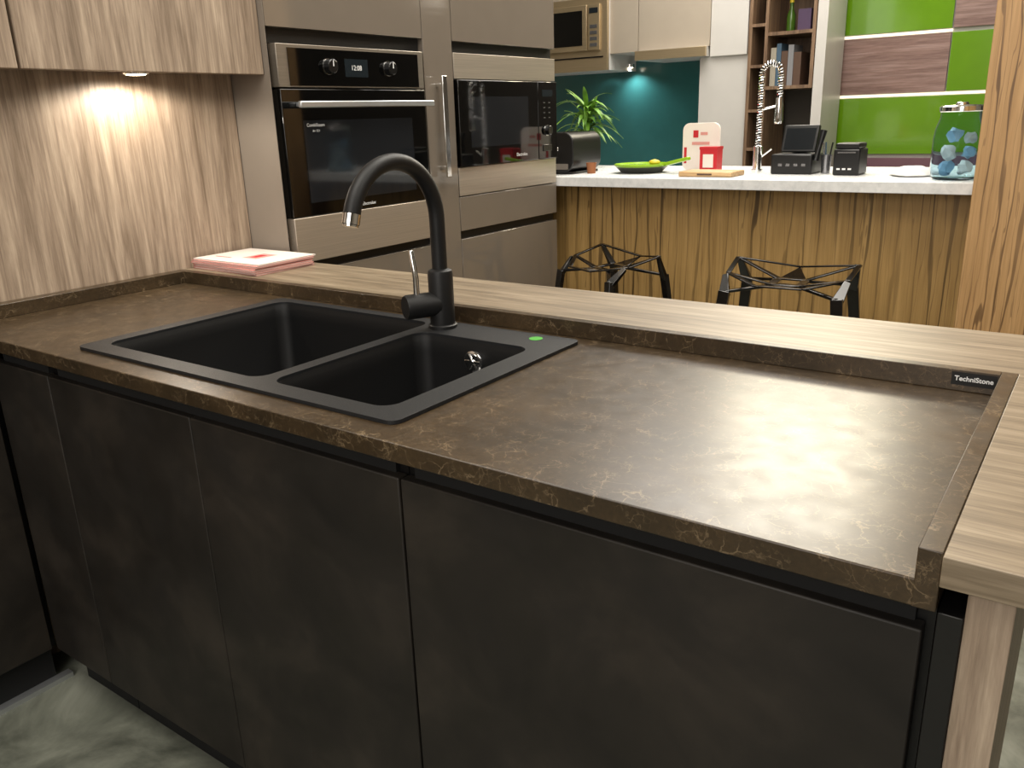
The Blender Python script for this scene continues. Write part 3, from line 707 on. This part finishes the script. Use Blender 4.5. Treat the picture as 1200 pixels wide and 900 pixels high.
# till terminal
a0 = PY(905, 190, 3.35).x; a1 = PY(953, 190, 3.35).x; am = (a0+a1)/2; zs = PY(930, 147, 3.35).z
t = thing('payment_terminal', (am, 3.4, zt), 'black till terminal with tilted screen on the white bar', 'terminal')
obj('base', B(a0, a1, 3.33, 3.48, zt, zt+.075), 'blackp', t, bevel=.006)
obj('neck', B(am-.03, am+.03, 3.44, 3.47, zt+.075, zt+.12), 'blackp', t)
m_ = MB(); m_.hexa([(a0+.02,3.38,zt+.082),(a1-.005,3.38,zt+.082),(a1-.005,3.405,zt+.077),(a0+.02,3.405,zt+.077),(a0+.02,3.42,zs),(a1-.005,3.42,zs),(a1-.005,3.445,zs-.005),(a0+.02,3.445,zs-.005)])
obj('screen', m_, 'blackp', t, bevel=.003)
m_ = MB(); m_.hexa([(a0+.03,3.3825,zt+.09),(a1-.015,3.3825,zt+.09),(a1-.015,3.386,zt+.09),(a0+.03,3.386,zt+.09),(a0+.03,3.414,zs-.012),(a1-.015,3.414,zs-.012),(a1-.015,3.4165,zs-.012),(a0+.03,3.4165,zs-.012)])
obj('glass', m_, 'screen', t)
for i in range(4): obj('button', B(a0+.03+i*.03, a0+.045+i*.03, 3.3285, 3.3305, zt+.03, zt+.04), 'cup', t)
obj('handset', MB().tube([(a1+.008, 3.35, zt+.05), (a1+.016, 3.36, zt+.10), (a1+.026, 3.37, zs-.02)], [.012, .009, .013], 12), 'blackp', t)
# cup with pens
q = onbar(967, 203); q.z = zt; t = thing('steel_cup', q, 'small grey steel cup between the two black devices on the bar', 'cup')
obj('body', MB().lathe(q, [(.016, 0), (.02, .07), (.018, .07), (.015, .004)]), 'cup', t)
for k in range(3):
    aa = k*2.1; obj('pen', MB().cyl(q+Vector((.004*math.cos(aa), .004*math.sin(aa), .006)), q+Vector((.02*math.cos(aa), .02*math.sin(aa), .115)), .003, n=8), ['blackp','bookb','cup'][k], t)
a0 = PY(976, 190, 3.3).x; a1 = PY(1007, 190, 3.3).x; zs = PY(990, 168, 3.3).z
t = thing('receipt_printer', ((a0+a1)/2, 3.34, zt), 'small black box-shaped printer on the white bar', 'printer')
obj('body', B(a0, a1, 3.30, 3.42, zt, zs-.02), 'blackp', t, bevel=.006); obj('lid', B(a0+.004, a1-.004, 3.305, 3.41, zs-.0195, zs), 'blackp', t, bevel=.005)
obj('slot', B(a0+.015, a1-.015, 3.298, 3.301, zs-.035, zs-.03), 'cup', t)
for i in range(3): obj('button', B(a0+.015+i*.02, a0+.027+i*.02, 3.298, 3.301, zt+.02, zt+.026), 'ink', t)
# crumpled cloth
q = onbar(1070, 206); n = 22
random.seed(3); vs = []; rings = 6
for j in range(rings):
    rj = .075*(1 - j/rings)**.6
    for k in range(n):
        a = 2*PI*k/n; jr = rj*(1 + .16*math.sin(3*a+j) + random.uniform(-.06, .06)); vs.append((q.x + jr*math.cos(a)*1.25, q.y + jr*math.sin(a), zt + .034*(j/(rings-1)) + (random.uniform(-.002, .004) if j else 0)))
fs = [(j*n+k, j*n+(k+1)%n, (j+1)*n+(k+1)%n, (j+1)*n+k) for j in range(rings-1) for k in range(n)] + [tuple(range(n))[::-1], tuple((rings-1)*n+k for k in range(n))]
tag(obj('cloth', MB().add(vs, fs), 'cloth', subd=1), 'crumpled white cloth lying beside the glass jar', 'cloth')
# jar
q = PZ(1117, 210, zt); t = thing('storage_jar', q, 'large blue-tinted glass jar with metal lid at the right end of bar', 'jar')
obj('glass', MB().lathe(q, [(.058, 0), (.068, .006), (.075, .03), (.076, .13), (.072, .165), (.062, .195), (.060, .215), (.058, .215), (.060, .194), (.0705, .164), (.0745, .129), (.0735, .031), (.066, .010), (.056, .005)], 40), 'jar', t)
obj('lid', MB().lathe(q, [(.064, .2155), (.066, .218), (.066, .232), (.06, .236), (.02, .238), (.018, .244), (.015, .246)], 40), 'chrome', t)
for k, (dx, dy, dz, r, mt) in enumerate(((-.028,.01,.036,.03,'jarblue'), (.030,-.012,.038,.029,'cloth'), (-.022,-.022,.088,.030,'cloth'), (-.012,.012,.142,.030,'jarblue'), (.032,.026,.132,.024,'cloth'), (.036,.0,.086,.026,'jarblue'))):
    m_ = MB(); random.seed(k)
    bmx = bmesh.new(); bmesh.ops.create_icosphere(bmx, subdivisions=2, radius=1)
    for v in bmx.verts: v.co *= random.uniform(.55, 1.0)
    m_.add([q + Vector((dx, dy, dz)) + v.co*r for v in bmx.verts], [tuple(v.index for v in f.verts) for f in bmx.faces]); bmx.free()
    tag(obj('wrapped_piece', m_, mt), {'jarblue':'blue','cloth':'white'}[mt] + ' crumpled piece ' + ['at the bottom left','at the bottom right','at mid height on the left','near the top left','near the top right','at mid height on the right'][k] + ' inside the glass jar', 'wrapper', 'crumpled pieces in the jar')
# pendant lamps (mirrored in the glossy doors)
for k, (x, y) in enumerate(((-.25, 4.25), (-.05, 4.45))):
    t = thing('pendant_lamp', (x, y, 1.95), 'white dome pendant lamp beyond the wood partition, ' + ('nearer the bar' if k == 0 else 'farther from the bar'), 'lamp')
    obj('shade', MB().lathe((x, y, 1.95), [(.11, 0), (.10, .05), (.06, .11), (.02, .14), (.018, .14), (.055, .105), (.095, .05), (.105, 0)]), 'white', t)
    obj('cord', MB().cyl((x, y, 2.09), (x, y, 3.0), .003, n=8), 'blackp', t); obj('bulb', MB().lathe((x, y, 1.97), [(.005, 0), (.03, .015), (.03, .04), (.012, .07)]), 'bulb', t)

# ------------------------------------------------------------------ light
w = bpy.data.worlds.new('world'); S.world = w; w.use_nodes = True
w.node_tree.nodes['Background'].inputs[0].default_value = (.8, .85, .9, 1); w.node_tree.nodes['Background'].inputs[1].default_value = .3
def area(name, loc, tgt, size, e, col=(1, .94, .84), sy=None):
    d = bpy.data.lights.new(name, 'AREA'); d.energy = e; d.color = col; d.size = size
    if sy: d.shape = 'RECTANGLE'; d.size_y = sy
    o = bpy.data.objects.new(name, d); C.objects.link(o); o.location = loc
    o.rotation_euler = (Vector(tgt) - Vector(loc)).to_track_quat('-Z', 'Y').to_euler(); return o
def spot(name, loc, tgt, e, ang=60, col=(1, .88, .72), blend=.8, rad=.03):
    d = bpy.data.lights.new(name, 'SPOT'); d.energy = e; d.color = col; d.spot_size = math.radians(ang); d.spot_blend = blend; d.shadow_soft_size = rad
    o = bpy.data.objects.new(name, d); C.objects.link(o); o.location = loc
    o.rotation_euler = (Vector(tgt) - Vector(loc)).to_track_quat('-Z', 'Y').to_euler(); return o
area('ceiling_light', (-.9, .2, 2.95), (-.9, .3, 0), 1.6, 44)
area('ceiling_light', (-.8, 2.3, 2.95), (-.9, 2.4, 0), 1.4, 50)
area('ceiling_light', (-1.6, 4.2, 2.95), (-1.6, 4.3, 0), 1.4, 64, (1, .95, .88))
area('ceiling_light', (.9, 1.2, 2.95), (0, 1.2, 0), 1.4, 38)
area('front_fill', (-.2, -2.2, 1.9), (-1, 1, .5), 2.2, 66, (1, .95, .89))
area('warm_panel', (-1.35, 4.9, 2.55), (-.6, 1.0, .9), .9, 34, (1, .9, .68), .4)
spot('puck', (-2.0, 1.24, 1.43), (-2.02, 1.24, .9), 11, 172, (1, .91, .78), .35, .03)
for u in (712, 738):
    q = PY(u, 80, YW-.09); spot('teal_spot', (q.x, q.y, 1.578), (q.x, q.y+.06, .9), 18, 140, (.8, .95, 1), .7, .02)
